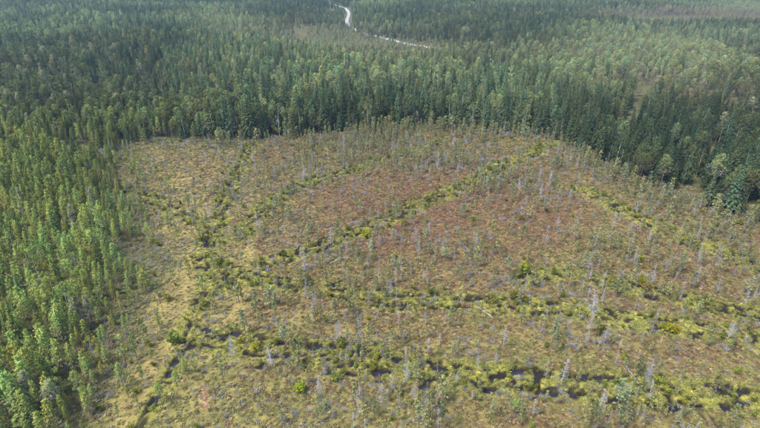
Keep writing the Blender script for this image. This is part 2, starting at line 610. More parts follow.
def snag(h=6.0, dense=46):
    ax = lean_axis(h, .04)
    tr, cr = Mesh(), Mesh()
    tr.tube([ax(t) - Vector((0, 0, .25 if t == 0 else 0)) for t in (0, .35, .7, 1.0)], [.085, .07, .045, .015], 5)
    for k in range(dense):
        t = random.uniform(.15, .98)
        a = random.uniform(0, 6.28)
        L = (1.25 * (1 - t) ** .6 + .25) * random.uniform(.5, 1.2) * h / 6
        d = Vector((math.cos(a), math.sin(a), random.uniform(-.25, .45)))
        p = ax(t)
        q = p + d * L
        g_ = random.uniform(.75, 1.25)
        cr.spike(p, q, .032, (g_, g_, g_))
        for _ in range(4):
            s_ = p.lerp(q, random.uniform(.3, .95))
            e = Vector((random.gauss(0, 1), random.gauss(0, 1), random.gauss(.1, .6))).normalized()
            cr.spike(s_, s_ + (e + d * .6) * L * random.uniform(.25, .5), .024, (g_, g_, g_))
    return tr.build('dead_trunk', DEAD), cr.build('dead_branches', DEAD)

def bog_pine(h=4.5, R=.75, n=10):
    ax = lean_axis(h, .04)
    tr, cr = Mesh(), Mesh()
    tr.tube([ax(t) - Vector((0, 0, .25 if t == 0 else 0)) for t in (0, .35, .7, .97)], [.075, .06, .04, .012], 5)
    b = random.uniform(.2, .42)
    for k in range(n):
        u = (k + random.uniform(0, .8)) / n
        t = b + (1 - b) * u
        for j in range(4):
            if random.random() < .18:
                continue
            a = random.uniform(0, 6.28)
            rr = R * (1 - u) ** .6 * random.uniform(.5, 1.25) + .08
            d = Vector((math.cos(a), math.sin(a), 0))
            tip = ax(t) + d * rr + Vector((0, 0, .35 * rr))
            cr.spike(ax(t), tip, .022, (.19, .17, .16))
            for q in (.65, 1.0):
                for _ in range(2):
                    cr.patch(ax(t).lerp(tip, q) + Vector((random.gauss(0, .07), random.gauss(0, .07), random.gauss(0, .07))),
                             random.uniform(.13, .27), vary((.135, .142, .07), .25))
    cr.patch(ax(.97), .22, (.12, .13, .06))
    return tr.build('bog_pine_trunk', BARK), cr.build('bog_pine_crown', NEEDLE)

def bush(h=1.8, R=.9):
    tr, cr = Mesh(), Mesh()
    for k in range(7):
        a = random.uniform(0, 6.28)
        q = Vector((math.cos(a) * R * random.uniform(.2, .8), math.sin(a) * R * random.uniform(.2, .8), h * random.uniform(.6, .95)))
        tr.spike((random.gauss(0, .06), random.gauss(0, .06), -.12), q, .03, (1, 1, 1))
        for t in (.45, .7, .92, 1.05):
            p = Vector((0, 0, 0)).lerp(q, t)
            col = vary((.135, .155, .035), .25)
            for _ in range(7):
                cr.patch(p + Vector((random.gauss(0, .2), random.gauss(0, .2), random.gauss(0, .17))), random.uniform(.14, .30), vary(col, .15))
    return tr.build('bush_stems', BARK), cr.build('bush_leaves', LEAF)

def heath_clump():
    m = Mesh()
    for k in range(46):
        a, r = random.uniform(0, 6.28), math.sqrt(random.random()) * .52
        z = (.36 * (1 - (r / .58) ** 2)) * random.uniform(.2, 1.1)
        g_ = random.uniform(.55, 1.35)
        m.patch((math.cos(a) * r, math.sin(a) * r, z), random.uniform(.09, .2), (g_, g_ * random.uniform(.9, 1.1), g_ * random.uniform(.85, 1.1)),
                Vector((math.cos(a) * r + random.gauss(0, .5), math.sin(a) * r + random.gauss(0, .5), .6)))
    return m.build('heath_clump', HEATH)

def grass_tuft():
    m = Mesh()
    for k in range(34):
        a, r = random.uniform(0, 6.28), math.sqrt(random.random()) * .16
        p = Vector((math.cos(a) * r, math.sin(a) * r, -.03))
        b = random.uniform(0, 6.28)
        L = random.uniform(.35, .7)
        mid = p + Vector((math.cos(b) * .12, math.sin(b) * .12, L * .6))
        q = p + Vector((math.cos(b) * L * .6, math.sin(b) * L * .6, L * random.uniform(.5, .95)))
        wv = Vector((-math.sin(b), math.cos(b), 0)) * .022
        g_ = random.uniform(.7, 1.3)
        c_ = (g_, g_, g_ * random.uniform(.8, 1.1))
        m.face([p - wv, p + wv, mid + wv, mid - wv], c_)
        m.face([mid - wv, mid + wv, q], c_)
    return m.build('grass_tuft', HEATH)

def twig_clump():
    m = Mesh()
    for k in range(26):
        a = random.uniform(0, 6.28)
        p = Vector((random.gauss(0, .12), random.gauss(0, .12), -.03))
        L = random.uniform(.4, 1.1)
        q = p + Vector((math.cos(a) * L * .55, math.sin(a) * L * .55, L))
        g_ = random.uniform(.8, 1.2)
        m.spike(p, q, .018, (g_, g_, g_))
        for _ in range(2):
            s_ = p.lerp(q, random.uniform(.4, .9))
            m.spike(s_, s_ + Vector((random.gauss(0, .25), random.gauss(0, .25), random.uniform(.1, .4))), .013, (g_, g_, g_))
    return m.build('twig_clump', HEATH)

PROTO = {
    'spruce_tree': [spruce(16, random.uniform(2.3, 3.2), random.uniform(.06, .16)) for _ in range(6)],
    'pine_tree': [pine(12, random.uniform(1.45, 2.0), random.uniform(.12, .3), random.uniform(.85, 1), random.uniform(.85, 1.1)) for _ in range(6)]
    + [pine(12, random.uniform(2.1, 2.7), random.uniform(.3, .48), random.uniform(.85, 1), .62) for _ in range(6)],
    'birch_tree': [birch(14, random.uniform(2.2, 3.1), random.uniform(.1, .24)) for _ in range(6)],
    'dead_tree': [snag(6, random.randint(40, 85)) for _ in range(8)],
    'bog_pine': [bog_pine(4.5, random.uniform(.42, .8), random.randint(9, 13)) for _ in range(8)],
    'leafy_bush': [bush(1.8, random.uniform(.7, 1.1)) for _ in range(6)],
}
BASE_H = {'spruce_tree': 16, 'pine_tree': 12, 'birch_tree': 14, 'dead_tree': 6, 'bog_pine': 4.5, 'leafy_bush': 1.8}

# ------------------------------------------------------------------ where everything grows
def jitter_grid(x0, x1, y0, y1, cell):
    X, Y = np.meshgrid(np.arange(x0, x1, cell), np.arange(y0, y1, cell))
    X = X.ravel() + rng.uniform(-.48, .48, X.size) * cell
    Y = Y.ravel() + rng.uniform(-.48, .48, Y.size) * cell
    return X, Y

def in_view(x, y, margin=1.12, pad=25):
    f = y * CP + CAM_H * SP
    return (np.abs(x) < f * 380 / FPX * margin + pad)

parts = []
for y0, y1, cell in ((45, 290, 2.85), (290, 520, 4.9), (520, 900, 5.2), (900, 1500, 5.6), (1500, 2200, 7.0), (2200, 3200, 13.0)):
    W = (y1 * CP + 40) * .75 * 1.12 + 30
    X, Y = jitter_grid(-W, W, y0, y1, cell)
    k = in_view(X, Y)
    parts.append(np.stack([X[k], Y[k], np.full(k.sum(), cell)], 1))
P = np.vstack(parts)
x, y = P[:, 0], P[:, 1]
inb = inside(BOG, x, y)
inb |= (y < 290) & (x > 0) & (rng.random(len(x)) < .5)      # the right wood stands less dense than the young left one
P, x, y = P[~inb], x[~inb], y[~inb]
u, v, dep = to_pixel(x, y, 0 * x)

# stand character, from where things lie in the photograph (as places on the ground)
def spot(cu, cv, su, sv):
    return np.exp(-(((u - cu) / su) ** 2 + ((v - cv) / sv) ** 2))
leftwood = (1 - sstep(120, 230, u)) * sstep(118, 150, v)
young = np.clip(spot(400, 48, 75, 17) * .8 + spot(330, 40, 40, 12) + .6 * spot(560, 60, 90, 16) + .5 * spot(250, 38, 60, 12), 0, 1)
open_ = np.clip(1.3 * spot(690, 20, 75, 4.5) + 1.0 * spot(636, 91, 34, 5) + spot(300, 33, 9, 7) + .9 * spot(725, 105, 40, 5) + .2 * spot(440, 47, 40, 3.5), 0, 1)
stand = fbm(x, y, 160, 61, 3)
mixn = fbm(x, y, 60, 62, 3)
hgt = 15.8 + (stand - .5) * 10
hgt = hgt * (1 - leftwood) + (10.4 + (mixn - .5) * 5) * leftwood
right = sstep(560, 700, u) * (1 - sstep(50, 110, v))
hgt *= 1 - .26 * right
hgt *= 1 - .2 * sstep(540, 640, u) * sstep(95, 130, v)
hgt = hgt * (1 - young * .55) * (1 - .8 * open_)
keep = rng.random(len(x)) > open_ * .75
droad, _ = dist_line(ROAD, x, y)
dride, _ = dist_line(RIDE, x, y)
dride2, _ = dist_line(RIDE2, x, y)
keep &= (droad > np.where(u > 353, 2.6, np.where(v < 8, 5.0, 6.5))) & (dride > 2.6) & (dride2 > 4)
d1, s1 = dist_line(BOG, x, y, True)
hgt *= 1 - .45 * (1 - sstep(0, 14, d1)) * sstep(0, .9, leftwood + .25 * rng.random(len(x)))
keep &= rng.random(len(x)) > leftwood * (1 - sstep(0, 16, d1)) * .35
hgt *= 1 - .6 * spot(332, 12, 14, 7)
nearroad = np.exp(-(droad / 45) ** 2)
hgt *= 1 - .2 * nearroad * (u < 360)
hgt *= rng.uniform(.58, 1.2, len(x))
keep &= fbm(x, y, 22, 64, 2) > .26
hgt = np.clip(hgt, 1.8, 22)
# species
pb = .13 + .30 * sstep(.55, .75, fbm(x, y, 45, 66, 2)) + .2 * spot(470, 100, 130, 25)
pb = pb * (1 - .55 * leftwood) + .18 * spot(120, 85, 110, 30)
psp = .27 + .5 * (sstep(.42, .58, fbm(x, y, 90, 67, 3)) - .42) + .16 * spot(640, 160, 130, 45) - .22 * leftwood - .3 * young - .22 * spot(120, 85, 110, 30) + .9 * spot(398, 20, 34, 6) + .3 * spot(120, 28, 90, 12) + .25 * spot(420, 112, 160, 14)
roll = rng.random(len(x))
kind = np.where(roll < pb, 2, np.where(roll < pb + np.clip(psp, .06, .85), 0, 1))
hgt = np.where(kind == 0, hgt * 1.08, hgt)
hgt = np.where(kind == 1, hgt * .95, hgt)
keep &= (y > 56)
x, y, hgt, kind, leftw, yng = x[keep], y[keep], hgt[keep], kind[keep], leftwood[keep], young[keep]
NK = len(x)
patch_ = fbm(x, y, 70, 71, 2)[:, None]
tint = np.ones((NK, 3)) * np.exp(rng.normal(0, .3, NK))[:, None]
hue = rng.normal(0, .10, NK)
tint[:, 0] *= 1 + hue + .12 * (patch_[:, 0] - .5)
tint[:, 2] *= 1 - hue * .6
rgt = right[keep][:, None]
tint *= 1 + rgt * np.array([.42, .34, .5])
opn = open_[keep][:, None]
tint *= (1 + leftw[:, None] * np.array([.80, .74, .10]))
tint *= (1 + opn * np.array([1.3, .35, .8]))
std = np.clip((fbm(x, y, 120, 73, 2) - .5) * 2.6 + .5, 0, 1)
wall = (sstep(470, 600, u) * sstep(85, 125, v))[keep]
blk = spot(398, 20, 34, 6)[keep]
std = std * (1 - .6 * wall) * (1 - .7 * blk)
tint *= (.56 + .7 * std[:, None]) * (1 - .22 * wall[:, None])
tint *= (1 + yng[:, None] * np.array([.35, .22, .45]))
autumn = (rng.random(NK) < .006) & (kind == 2)
tint[autumn] *= np.array([1.7, 1.15, .5])
deadone = (rng.random(NK) < .03) & (kind == 1)
tint *= np.minimum(1, (1.75 - .6 * wall)[:, None] / tint.max(1, keepdims=True))
tint[deadone] = np.array([1.5, 1.2, 1.75]) * rng.uniform(.8, 1.1, (deadone.sum(), 1))
forest = {}
for kk, nm in enumerate(('spruce_tree', 'pine_tree', 'birch_tree')):
    m = kind == kk
    forest[nm] = dict(lw=leftw[m], x=x[m], y=y[m], h=hgt[m], tint=tint[m], w=rng.uniform(.82, 1.2, m.sum()))

# --- bog trees
def bog_points(cell, dens, y0=68, y1=300):
    X, Y = jitter_grid(-180, 240, y0, y1, cell)
    k = inside(BOG, X, Y) & in_view(X, Y, 1.05, 8)
    X, Y = X[k], Y[k]
    k = rng.random(len(X)) < dens(X, Y)
    return X[k], Y[k]

def bog_density(x, y):
    u, v, _ = to_pixel(x, y, 0 * x)
    dd, _ = dist_line(BOG, x, y, True)
    base = np.clip(.3 + 2.0 * (fbm(x, y, 26, 81, 2) - .4), .04, 1.1)
    base *= .35 + .65 * sstep(150, 330, u)
    return base, np.exp(-(dd / 16) ** 2), u, v

def no_pool(x, y, pad=.35):
    ok = np.ones(len(x), bool)
    for (px, py, a, b, ang, dep) in POOLS:
        m = np.where((np.abs(x - px) < a + 1) & (np.abs(y - py) < a + 1))[0]
        if len(m):
            c, s = math.cos(ang), math.sin(ang)
            lx, ly = (x[m] - px) * c + (y[m] - py) * s, -(x[m] - px) * s + (y[m] - py) * c
            ok[m] &= np.hypot(lx / (a + pad), ly / (b + pad)) > 1
    return ok

def tintset(n, base, lo=.75, hi=1.25, hv=.08):
    t = np.ones((n, 3)) * np.array(base) * rng.uniform(lo, hi, n)[:, None]
    hh = rng.normal(0, hv, n)
    t[:, 0] *= 1 + hh
    t[:, 2] *= 1 - hh
    return t

def dens_snag(x, y):
    b, e, u, v = bog_density(x, y)
    return .42 * b + .25 * e * sstep(300, 600, u)
X, Y = bog_points(3.0, dens_snag)
k = no_pool(X, Y); X, Y = X[k], Y[k]
dead = dict(x=X, y=Y, h=np.clip(rng.lognormal(math.log(4.0), .34, len(X)), 1.6, 7.0), tint=tintset(len(X), (1.02, .98, .95), .65, 1.2, .05), w=rng.uniform(.32, .8, len(X)))

def dens_pine(x, y):
    b, e, u, v = bog_density(x, y)
    far = 1 - sstep(140, 230, v)
    return ((.42 + .35 * far) * b + .2 * e) * (.3 + .7 * sstep(150, 260, u)) + .35 * np.exp(-(((u - 128) / 30) ** 2)) * sstep(300, 350, v) * .5
X, Y = bog_points(2.1, dens_pine)
k = no_pool(X, Y); X, Y = X[k], Y[k]
_b, e_, u_, v_ = bog_density(X, Y)
bh = np.clip(rng.lognormal(math.log(3.8), .36, len(X)), 1.2, 7.0) * (1 + .3 * e_)
bt = tintset(len(X), (1.35, 1.32, 1.08), .7, 1.3, .08)
bt *= (1 + (1 - sstep(150, 260, u_))[:, None] * np.array([.0, .12, -.25]))
bogp = dict(x=X, y=Y, h=bh, tint=bt, w=rng.uniform(.8, 1.25, len(X)))

def dens_bush(x, y):
    b, e, u, v = bog_density(x, y)
    return .03 + .32 * ditch_field(x, y) + .10 * e
X, Y = bog_points(1.9, dens_bush)
k = no_pool(X, Y, .1); X, Y = X[k], Y[k]
shr = dict(x=X, y=Y, h=np.clip(rng.lognormal(math.log(1.05), .35, len(X)), .5, 2.8), tint=tintset(len(X), (1.35, 1.26, .95), .55, 1.25, .09), w=rng.uniform(.8, 1.4, len(X)))

# single trees that stand out in the photograph: (kind, u, v of the foot, height, tint, label)
SPECIAL = [
    ('dead_tree', 208, 411, 7.5, (1.45, .74, .52), 'rusty red-brown dead pine near the lower left corner of the bog'),
    ('dead_tree', 305, 271, 8.8, (1.05, .9, .98), 'tall pale pinkish-grey dead pine just below the slanting pool line'),
    ('dead_tree', 591, 318, 8.4, (1.05, 1.02, 1.06), 'tall whitish dead pine on the second pool line right of the middle'),
    ('dead_tree', 339, 341, 6.0, (.98, .95, .95), 'pale twiggy dead pine just above the largest pool of the lowest line'),
    ('dead_tree', 272, 368, 6.0, (1.1, 1.1, 1.1), 'light grey dead pine on the lowest pool line near its yellow bush'),
    ('dead_tree', 428, 352, 4.2, (1.45, 1.12, 1.15), 'pinkish rounded dead pine midway above the lowest pool line'),
    ('dead_tree', 503, 348, 6.0, (1.0, .98, .95), 'whitish forked dead pine above the bluest pool of the lowest line'),
    ('dead_tree', 604, 344, 6.2, (1.0, .98, .98), 'whitish dead pine halfway between the two lowest pool lines'),
    ('dead_tree', 561, 385, 7.2, (1.1, 1.1, 1.15), 'slender grey dead pine right beside the bluest pool'),
    ('dead_tree', 406, 382, 5.5, (1.1, 1.08, 1.04), 'bright pale dead pine leaning over the lowest pool line'),
    ('dead_tree', 79, 272, 7.0, (1.25, 1.3, 1.65), 'bluish-grey bare dead tree inside the left wood'),
    ('leafy_bush', 524, 275, 3.6, (1.3, 1.35, .75), 'large bright lime-green bush beside the end of the middle pool line'),
    ('leafy_bush', 645, 290, 2.0, (1.6, .85, .6), 'orange-red autumn bush on the right part of the bog'),
    ('leafy_bush', 666, 332, 2.6, (1.7, 1.4, .55), 'wide golden-yellow bush on the second pool line'),
    ('leafy_bush', 674, 333, 2.1, (1.95, 1.45, .5), 'small golden-yellow bush at the right foot of the wide golden one'),
    ('leafy_bush', 256, 352, 2.2, (1.7, 1.35, .5), 'bright yellow bush near the left end of the lowest pool line'),
    ('leafy_bush', 366, 238, 2.6, (1.7, 1.6, .5), 'upright yellow bush on the slanting pool line'),
    ('leafy_bush', 301, 392, 2.6, (1.6, 1.6, .6), 'yellow-green upright bush below the lowest pool line'),
    ('birch_tree', 356, 206, 3.0, (1.5, 1.4, .7), 'lone small yellowish birch on the far heath'),
    ('pine_tree', 124, 388, 7.0, (1.5, 1.5, 1.2), 'stout bright green pine standing alone at the edge of the left wood'),
    ('pine_tree', 162, 404, 5.2, (1.55, 1.6, 1.0), 'small yellow-green pine beside the lower left track ditch'),
    ('pine_tree', 178, 390, 5.0, (1.5, 1.55, 1.0), 'bright green pine just above the small pine by the track ditch'),
    ('pine_tree', 186, 374, 4.6, (1.45, 1.5, 1.0), 'small bright pine on the left end bank of the lowest pool line'),
    ('pine_tree', 56, 414, 8.5, (1.9, 1.7, 1.9), 'pale grey-green pine near the bottom left corner'),
    ('pine_tree', 515, 418, 5.0, (1.2, 1.35, .95), 'lone green pine at the bottom edge below the lowest pool line'),
    ('birch_tree', 748, 172, 14.5, (.85, 1.2, 1.25), 'broad bluish-green round-crowned birch in the right wood'),
]

# ------------------------------------------------------------------ building: 300 largest of a kind as things, the rest as stuff
GROUPS = {'spruce_tree': 'spruces of the woods round the bog', 'pine_tree': 'pines of the woods round the bog', 'birch_tree': 'birches of the woods round the bog',
          'dead_tree': 'bare dead pines on the bog', 'bog_pine': 'stunted pines on the bog', 'leafy_bush': 'leafy bushes along the pool lines'}
CATS = {'spruce_tree': 'spruce', 'pine_tree': 'pine', 'birch_tree': 'birch', 'dead_tree': 'dead tree', 'bog_pine': 'bog pine', 'leafy_bush': 'bush'}
PARTS = {'dead_tree': ('trunk', 'branches'), 'leafy_bush': ('stems', 'leaves')}

def place(nm, x, y, z, h, w, rz, var, tint, label):
    root = bpy.data.objects.new(nm, None)
    root.empty_display_size = .5
    root.location = (x, y, z)
    root.rotation_euler = (0, 0, rz)
    s = h / BASE_H[nm]
    root.scale = (s * w, s * w, s)
    root['label'] = label
    root['category'] = CATS[nm]
    root['group'] = GROUPS[nm]
    scene.collection.objects.link(root)
    for pn, md in zip(PARTS.get(nm, ('trunk', 'crown')), PROTO[nm][var]):
        o = bpy.data.objects.new(pn, md)
        o.parent = root
        o['tint'] = [float(tint[0]), float(tint[1]), float(tint[2])]
        scene.collection.objects.link(o)
    return root

ONES = ['', 'first', 'second', 'third', 'fourth', 'fifth', 'sixth', 'seventh', 'eighth', 'ninth', 'tenth', 'eleventh', 'twelfth', 'thirteenth',
        'fourteenth', 'fifteenth', 'sixteenth', 'seventeenth', 'eighteenth', 'nineteenth']
TENS = ['', '', 'twenty', 'thirty', 'forty', 'fifty', 'sixty', 'seventy', 'eighty', 'ninety']
TENTH = ['', '', 'twentieth', 'thirtieth', 'fortieth', 'fiftieth', 'sixtieth', 'seventieth', 'eightieth', 'ninetieth']
def ordinal(n):
    if n < 20:
        return ONES[n]
    if n < 100:
        return TENTH[n // 10] if n % 10 == 0 else TENS[n // 10] + '-' + ONES[n % 10]
    return 'hundred-and-' + ordinal(n - 100) if n > 100 else 'hundredth'

def line_v(pts_px, u):
    p = np.array(pts_px, float)
    return np.interp(u, p[:, 0], p[:, 1])
LOW = [(186, 336), (240, 344), (310, 352), (370, 360), (430, 374), (500, 380), (570, 384), (650, 392), (800, 404)]
SEC = [(205, 262), (240, 276), (300, 286), (370, 298), (440, 304), (510, 304), (580, 312), (650, 322), (720, 334), (830, 352)]
SLA = [(222, 284), (262, 266), (320, 246), (372, 226), (430, 200), (480, 178), (520, 158), (556, 143)]
def bog_cell(u, v):
    if u < 215:
        if v > 330: return 'beside the lower left wood edge'
        if v > 235: return 'on the tan strip'
        return 'on the upper left tan heath'
    if v > line_v(LOW, u) + 11: return 'below the lowest pool line'
    if v > line_v(LOW, u) - 11: return 'along the lowest pool line'
    if v > line_v(SEC, u) + 9: return 'between the two lowest pool lines'
    if v > line_v(SEC, u) - 9: return 'along the second pool line'
    if u > 560:
        return 'on the heath by the right wood' if v < 250 else 'on the right heath above the pools'
    if v > line_v(SLA, u) + 7: return 'on the red heath below the slanting pools'
    if v > line_v(SLA, u) - 7: return 'along the slanting pools'
    return 'on the heath above the slanting pools'
def wood_cell(u, v):
    if u < 165 and v > 150:
        b = int((v - 150) // 28)
        return 'in the left wood, ' + ['topmost row', 'second row down', 'third row down', 'fourth row down', 'fifth row down', 'sixth row down',
                                       'seventh row down', 'eighth row down', 'ninth row down', 'lowest row', 'lowest row', 'lowest row'][min(b, 10)]
    if u < 300: return 'in the wood behind the tan heath'
    if u < 545: return 'in the tall wood behind the bog'
    return 'in the dark wood on the right'

def look(nm, h, tint, med):
    size = 'tall' if h > med * 1.18 else ('short' if h < med * .82 else 'mid-sized')
    t = tint / tint.mean()
    lum = tint.mean()
    if nm == 'dead_tree':
        col = 'pale' if lum > 1.1 else ('dark' if lum < .88 else 'grey')
    else:
        col = 'yellowish' if t[0] / t[2] > 1.28 else ('bluish' if t[0] / t[2] < .86 else ('pale' if lum > 1.25 else ('dark' if lum < .9 else 'green')))
    return size + ' ' + col

WORD = {'spruce_tree': 'spruce', 'pine_tree': 'pine', 'birch_tree': 'birch', 'dead_tree': 'dead pine', 'bog_pine': 'stunted pine', 'leafy_bush': 'bush'}
SINGLE = {}
REST = {}
allsets = dict(forest, dead_tree=dead, bog_pine=bogp, leafy_bush=shr)
spec_xy = [(nm,) + ground_at(u, v) for nm, u, v, *_ in SPECIAL]
for nm, S in allsets.items():
    # keep a little room round the single trees that stand out
    ok = np.ones(len(S['x']), bool)
    for snm, sx, sy in spec_xy:
        ok &= np.hypot(S['x'] - sx, S['y'] - sy) > (1.6 if snm == nm else 1.1)
    for k_ in S:
        S[k_] = S[k_][ok]
    n = len(S['x'])
    S['z'] = height_at(S['x'], S['y'])
    S['rz'] = rng.uniform(0, 6.283, n)
    S['var'] = rng.integers(0, len(PROTO[nm]), n)
    if nm == 'pine_tree':      # slim pointed pines in the young left wood, broad round-topped ones elsewhere
        S['var'] = rng.integers(0, 6, n) + np.where(rng.random(n) < .2 + .75 * S['lw'], 0, 6)
    uu, vv, dd = to_pixel(S['x'], S['y'], S['z'])
    ut, vt, dt = to_pixel(S['x'], S['y'], S['z'] + S['h'] * .8)
    app = S['h'] / dd
    if nm in ('dead_tree', 'bog_pine', 'leafy_bush'):
        app = app * 1.0
    vis = (ut > 4) & (ut < 756) & (vt > 2) & (vt < 424) & (vv < 440)
    app = np.where(vis, app, -1)
    order = np.argsort(-app)
    nspec = sum(1 for q in SPECIAL if q[0] == nm)
    top = order[:300 - nspec]
    top = top[app[top] > 0]
    med = np.median(S['h'][top])
    keys = {}
    for i in top:
        cell = bog_cell(uu[i], vv[i]) if nm in ('dead_tree', 'bog_pine', 'leafy_bush') else wood_cell(uu[i], vv[i])
        keys.setdefault((look(nm, S['h'][i], S['tint'][i], med), cell), []).append(i)
    for (lk, cell), ids in keys.items():
        ids.sort(key=lambda q: uu[q])
        for q, i in enumerate(ids):
            wrd = WORD[nm]
            if len(ids) == 1:
                lab = f'{lk} {wrd} {cell}'
            else:
                lab = f'{lk} {wrd} {cell}, {ordinal(q + 1)} from left'
            place(nm, S['x'][i], S['y'][i], S['z'][i] - .03, S['h'][i], S['w'][i], S['rz'][i], S['var'][i], S['tint'][i], lab)
    m = np.ones(n, bool)
    m[top] = False
    REST[nm] = {k_: a_[m] for k_, a_ in S.items()}
for nm, u_, v_, h_, t_, lab in SPECIAL:
    X_, Y_ = ground_at(u_, v_)
    place(nm, X_, Y_, float(height_at([X_], [Y_])[0]) - .03, h_, {'leafy_bush': 1.3, 'dead_tree': .8}.get(nm, 1.05), random.uniform(0, 6.28), random.randrange(len(PROTO[nm])), t_, lab)

# ------------------------------------------------------------------ stuff: one object each, its members scattered by geometry nodes
def stuff(name, label, protos, S):
    """protos: list of lists of meshes; S: x y z h(scale) w rz var tint"""
    n = len(S['x'])
    coll = bpy.data.collections.new(name + '_sources')
    for i, ms in enumerate(protos):
        sub = bpy.data.collections.new(f'{name}_source_{i:02d}')
        coll.children.link(sub)
        for md in ms:
            o = bpy.data.objects.new(md.name, md)
            sub.objects.link(o)
    me = bpy.data.meshes.new(name)
    me.vertices.add(n)
    me.vertices.foreach_set('co', np.stack([S['x'], S['y'], S['z']], 1).astype(np.float32).ravel())
    for an, ty, dat in (('tint', 'FLOAT_VECTOR', S['tint']), ('size', 'FLOAT_VECTOR', np.stack([S['s'] * S['w'], S['s'] * S['w'], S['s']], 1)),
                        ('turn', 'FLOAT_VECTOR', np.stack([0 * S['rz'], 0 * S['rz'], S['rz']], 1))):
        a = me.attributes.new(an, ty, 'POINT')
        a.data.foreach_set('vector', dat.astype(np.float32).ravel())
    a = me.attributes.new('pick', 'INT', 'POINT')
    a.data.foreach_set('value', S['var'].astype(np.int32))
    o = bpy.data.objects.new(name, me)
    scene.collection.objects.link(o)
    o['kind'] = 'stuff'
    o['label'] = label
    ng = bpy.data.node_groups.new(name, 'GeometryNodeTree')
    ng.interface.new_socket('Geometry', in_out='INPUT', socket_type='NodeSocketGeometry')
    ng.interface.new_socket('Geometry', in_out='OUTPUT', socket_type='NodeSocketGeometry')
    N = ng.nodes
    gi, go = N.new('NodeGroupInput'), N.new('NodeGroupOutput')
    m2p = N.new('GeometryNodeMeshToPoints')
    ci = N.new('GeometryNodeCollectionInfo')
    ci.inputs['Collection'].default_value = coll
    ci.inputs['Separate Children'].default_value = True
    iop = N.new('GeometryNodeInstanceOnPoints')
    iop.inputs['Pick Instance'].default_value = True
    def named(an, ty):
        q = N.new('GeometryNodeInputNamedAttribute')
        q.data_type = ty
        q.inputs['Name'].default_value = an
        return q.outputs[0]
    L = ng.links
    e2r = N.new('FunctionNodeEulerToRotation')
    L.new(named('turn', 'FLOAT_VECTOR'), e2r.inputs[0])
    L.new(gi.outputs[0], m2p.inputs['Mesh'])
    L.new(m2p.outputs[0], iop.inputs['Points'])
    L.new(ci.outputs[0], iop.inputs['Instance'])
    L.new(named('pick', 'INT'), iop.inputs['Instance Index'])
    L.new(e2r.outputs[0], iop.inputs['Rotation'])
    L.new(named('size', 'FLOAT_VECTOR'), iop.inputs['Scale'])
    L.new(iop.outputs[0], go.inputs[0])
    md = o.modifiers.new('scatter', 'NODES')
    md.node_group = ng
    return o

STUFF_LABEL = {'spruce_tree': ('spruce_forest', 'dark spruces massed through the far forest'), 'pine_tree': ('pine_forest', 'green pines massed through the far forest'),
               'birch_tree': ('birch_forest', 'lighter birches mixed through the far forest'), 'dead_tree': ('dead_tree_mass', 'small grey dead trees scattered over the far bog'),
               'bog_pine': ('bog_pine_mass', 'small stunted pines scattered over the far bog'), 'leafy_bush': ('bush_mass', 'low leafy bushes scattered over the bog and pool banks')}
for nm, S in REST.items():
    S['s'] = S['h'] / BASE_H[nm]
    stuff(STUFF_LABEL[nm][0], STUFF_LABEL[nm][1], [list(p) for p in PROTO[nm]], S)

# low plants of the bog and the wood edge
def low_set(cell, keepf, scale, y0=66, y1=308):
    X, Y = jitter_grid(-180, 240, y0, y1, cell)
    bd, _ = dist_line(BOG, X, Y, True)
    k = (inside(BOG, X, Y) | (bd < 14)) & in_view(X, Y, 1.04, 5)
    X, Y = X[k], Y[k]
    k = rng.random(len(X)) < keepf(X, Y)
    X, Y = X[k], Y[k]
    k = no_pool(X, Y, .4) & (crack_field(X, Y, ditch_field(X, Y)) < .3)
    X, Y = X[k], Y[k]
    U, V, D = to_pixel(X, Y, 0 * X)
    n = len(X)
    return dict(x=X, y=Y, z=height_at(X, Y) - .03, s=rng.uniform(*scale, n) * (1 + .2 * sstep(140, 280, Y)), w=rng.uniform(.8, 1.4, n), rz=rng.uniform(0, 6.28, n), U=U, V=V)

def blend(pal, wts, xy):
    """pick for each point one palette colour with the given weights (n x k)"""
    cs = np.cumsum(wts / wts.sum(1, keepdims=True), 1)
    r = (rng.random(len(wts)) * .45 + .55 * np.clip((fbm(xy[0], xy[1], 4.5, 131, 3) - .5) * 2.0 + .5, 0, 1))[:, None]
    i = np.minimum((r > cs).sum(1), len(pal) - 1)
    return np.array(pal)[i]

H = low_set(.8, lambda x, y: .27 + .55 * fbm(x, y, 9, 101, 2) + .25 * ditch_field(x, y) - .35 * track_field(x, y) - .15 * tan_field(*to_pixel(x, y, 0 * x)[:2], x, y), (.55, 1.25))
rf, tf, gf = red_field(H['U'], H['V'], H['x'], H['y']), tan_field(H['U'], H['V'], H['x'], H['y']), ditch_field(H['x'], H['y'])
pal = [(.075, .085, .03), (.15, .15, .055), (.17, .105, .065), (.18, .17, .145), (.24, .20, .095), (.20, .21, .06), (.34, .315, .075)]
wt = np.stack([.16 + .7 * gf, .9 + 0 * rf, .25 + 2.2 * rf, .35 + 0 * rf, .35 + 2.0 * tf, .22 + 2.0 * gf, .05 + 2.2 * gf], 1)
H['tint'] = blend(pal, wt, (H['x'], H['y'])) * rng.uniform(.7, 1.25, (len(H['x']), 1))
H['var'] = rng.integers(0, 5, len(H['x']))
stuff('heath_vegetation', 'low heather and dwarf shrub cover of the bog', [[heath_clump()] for _ in range(5)], H)

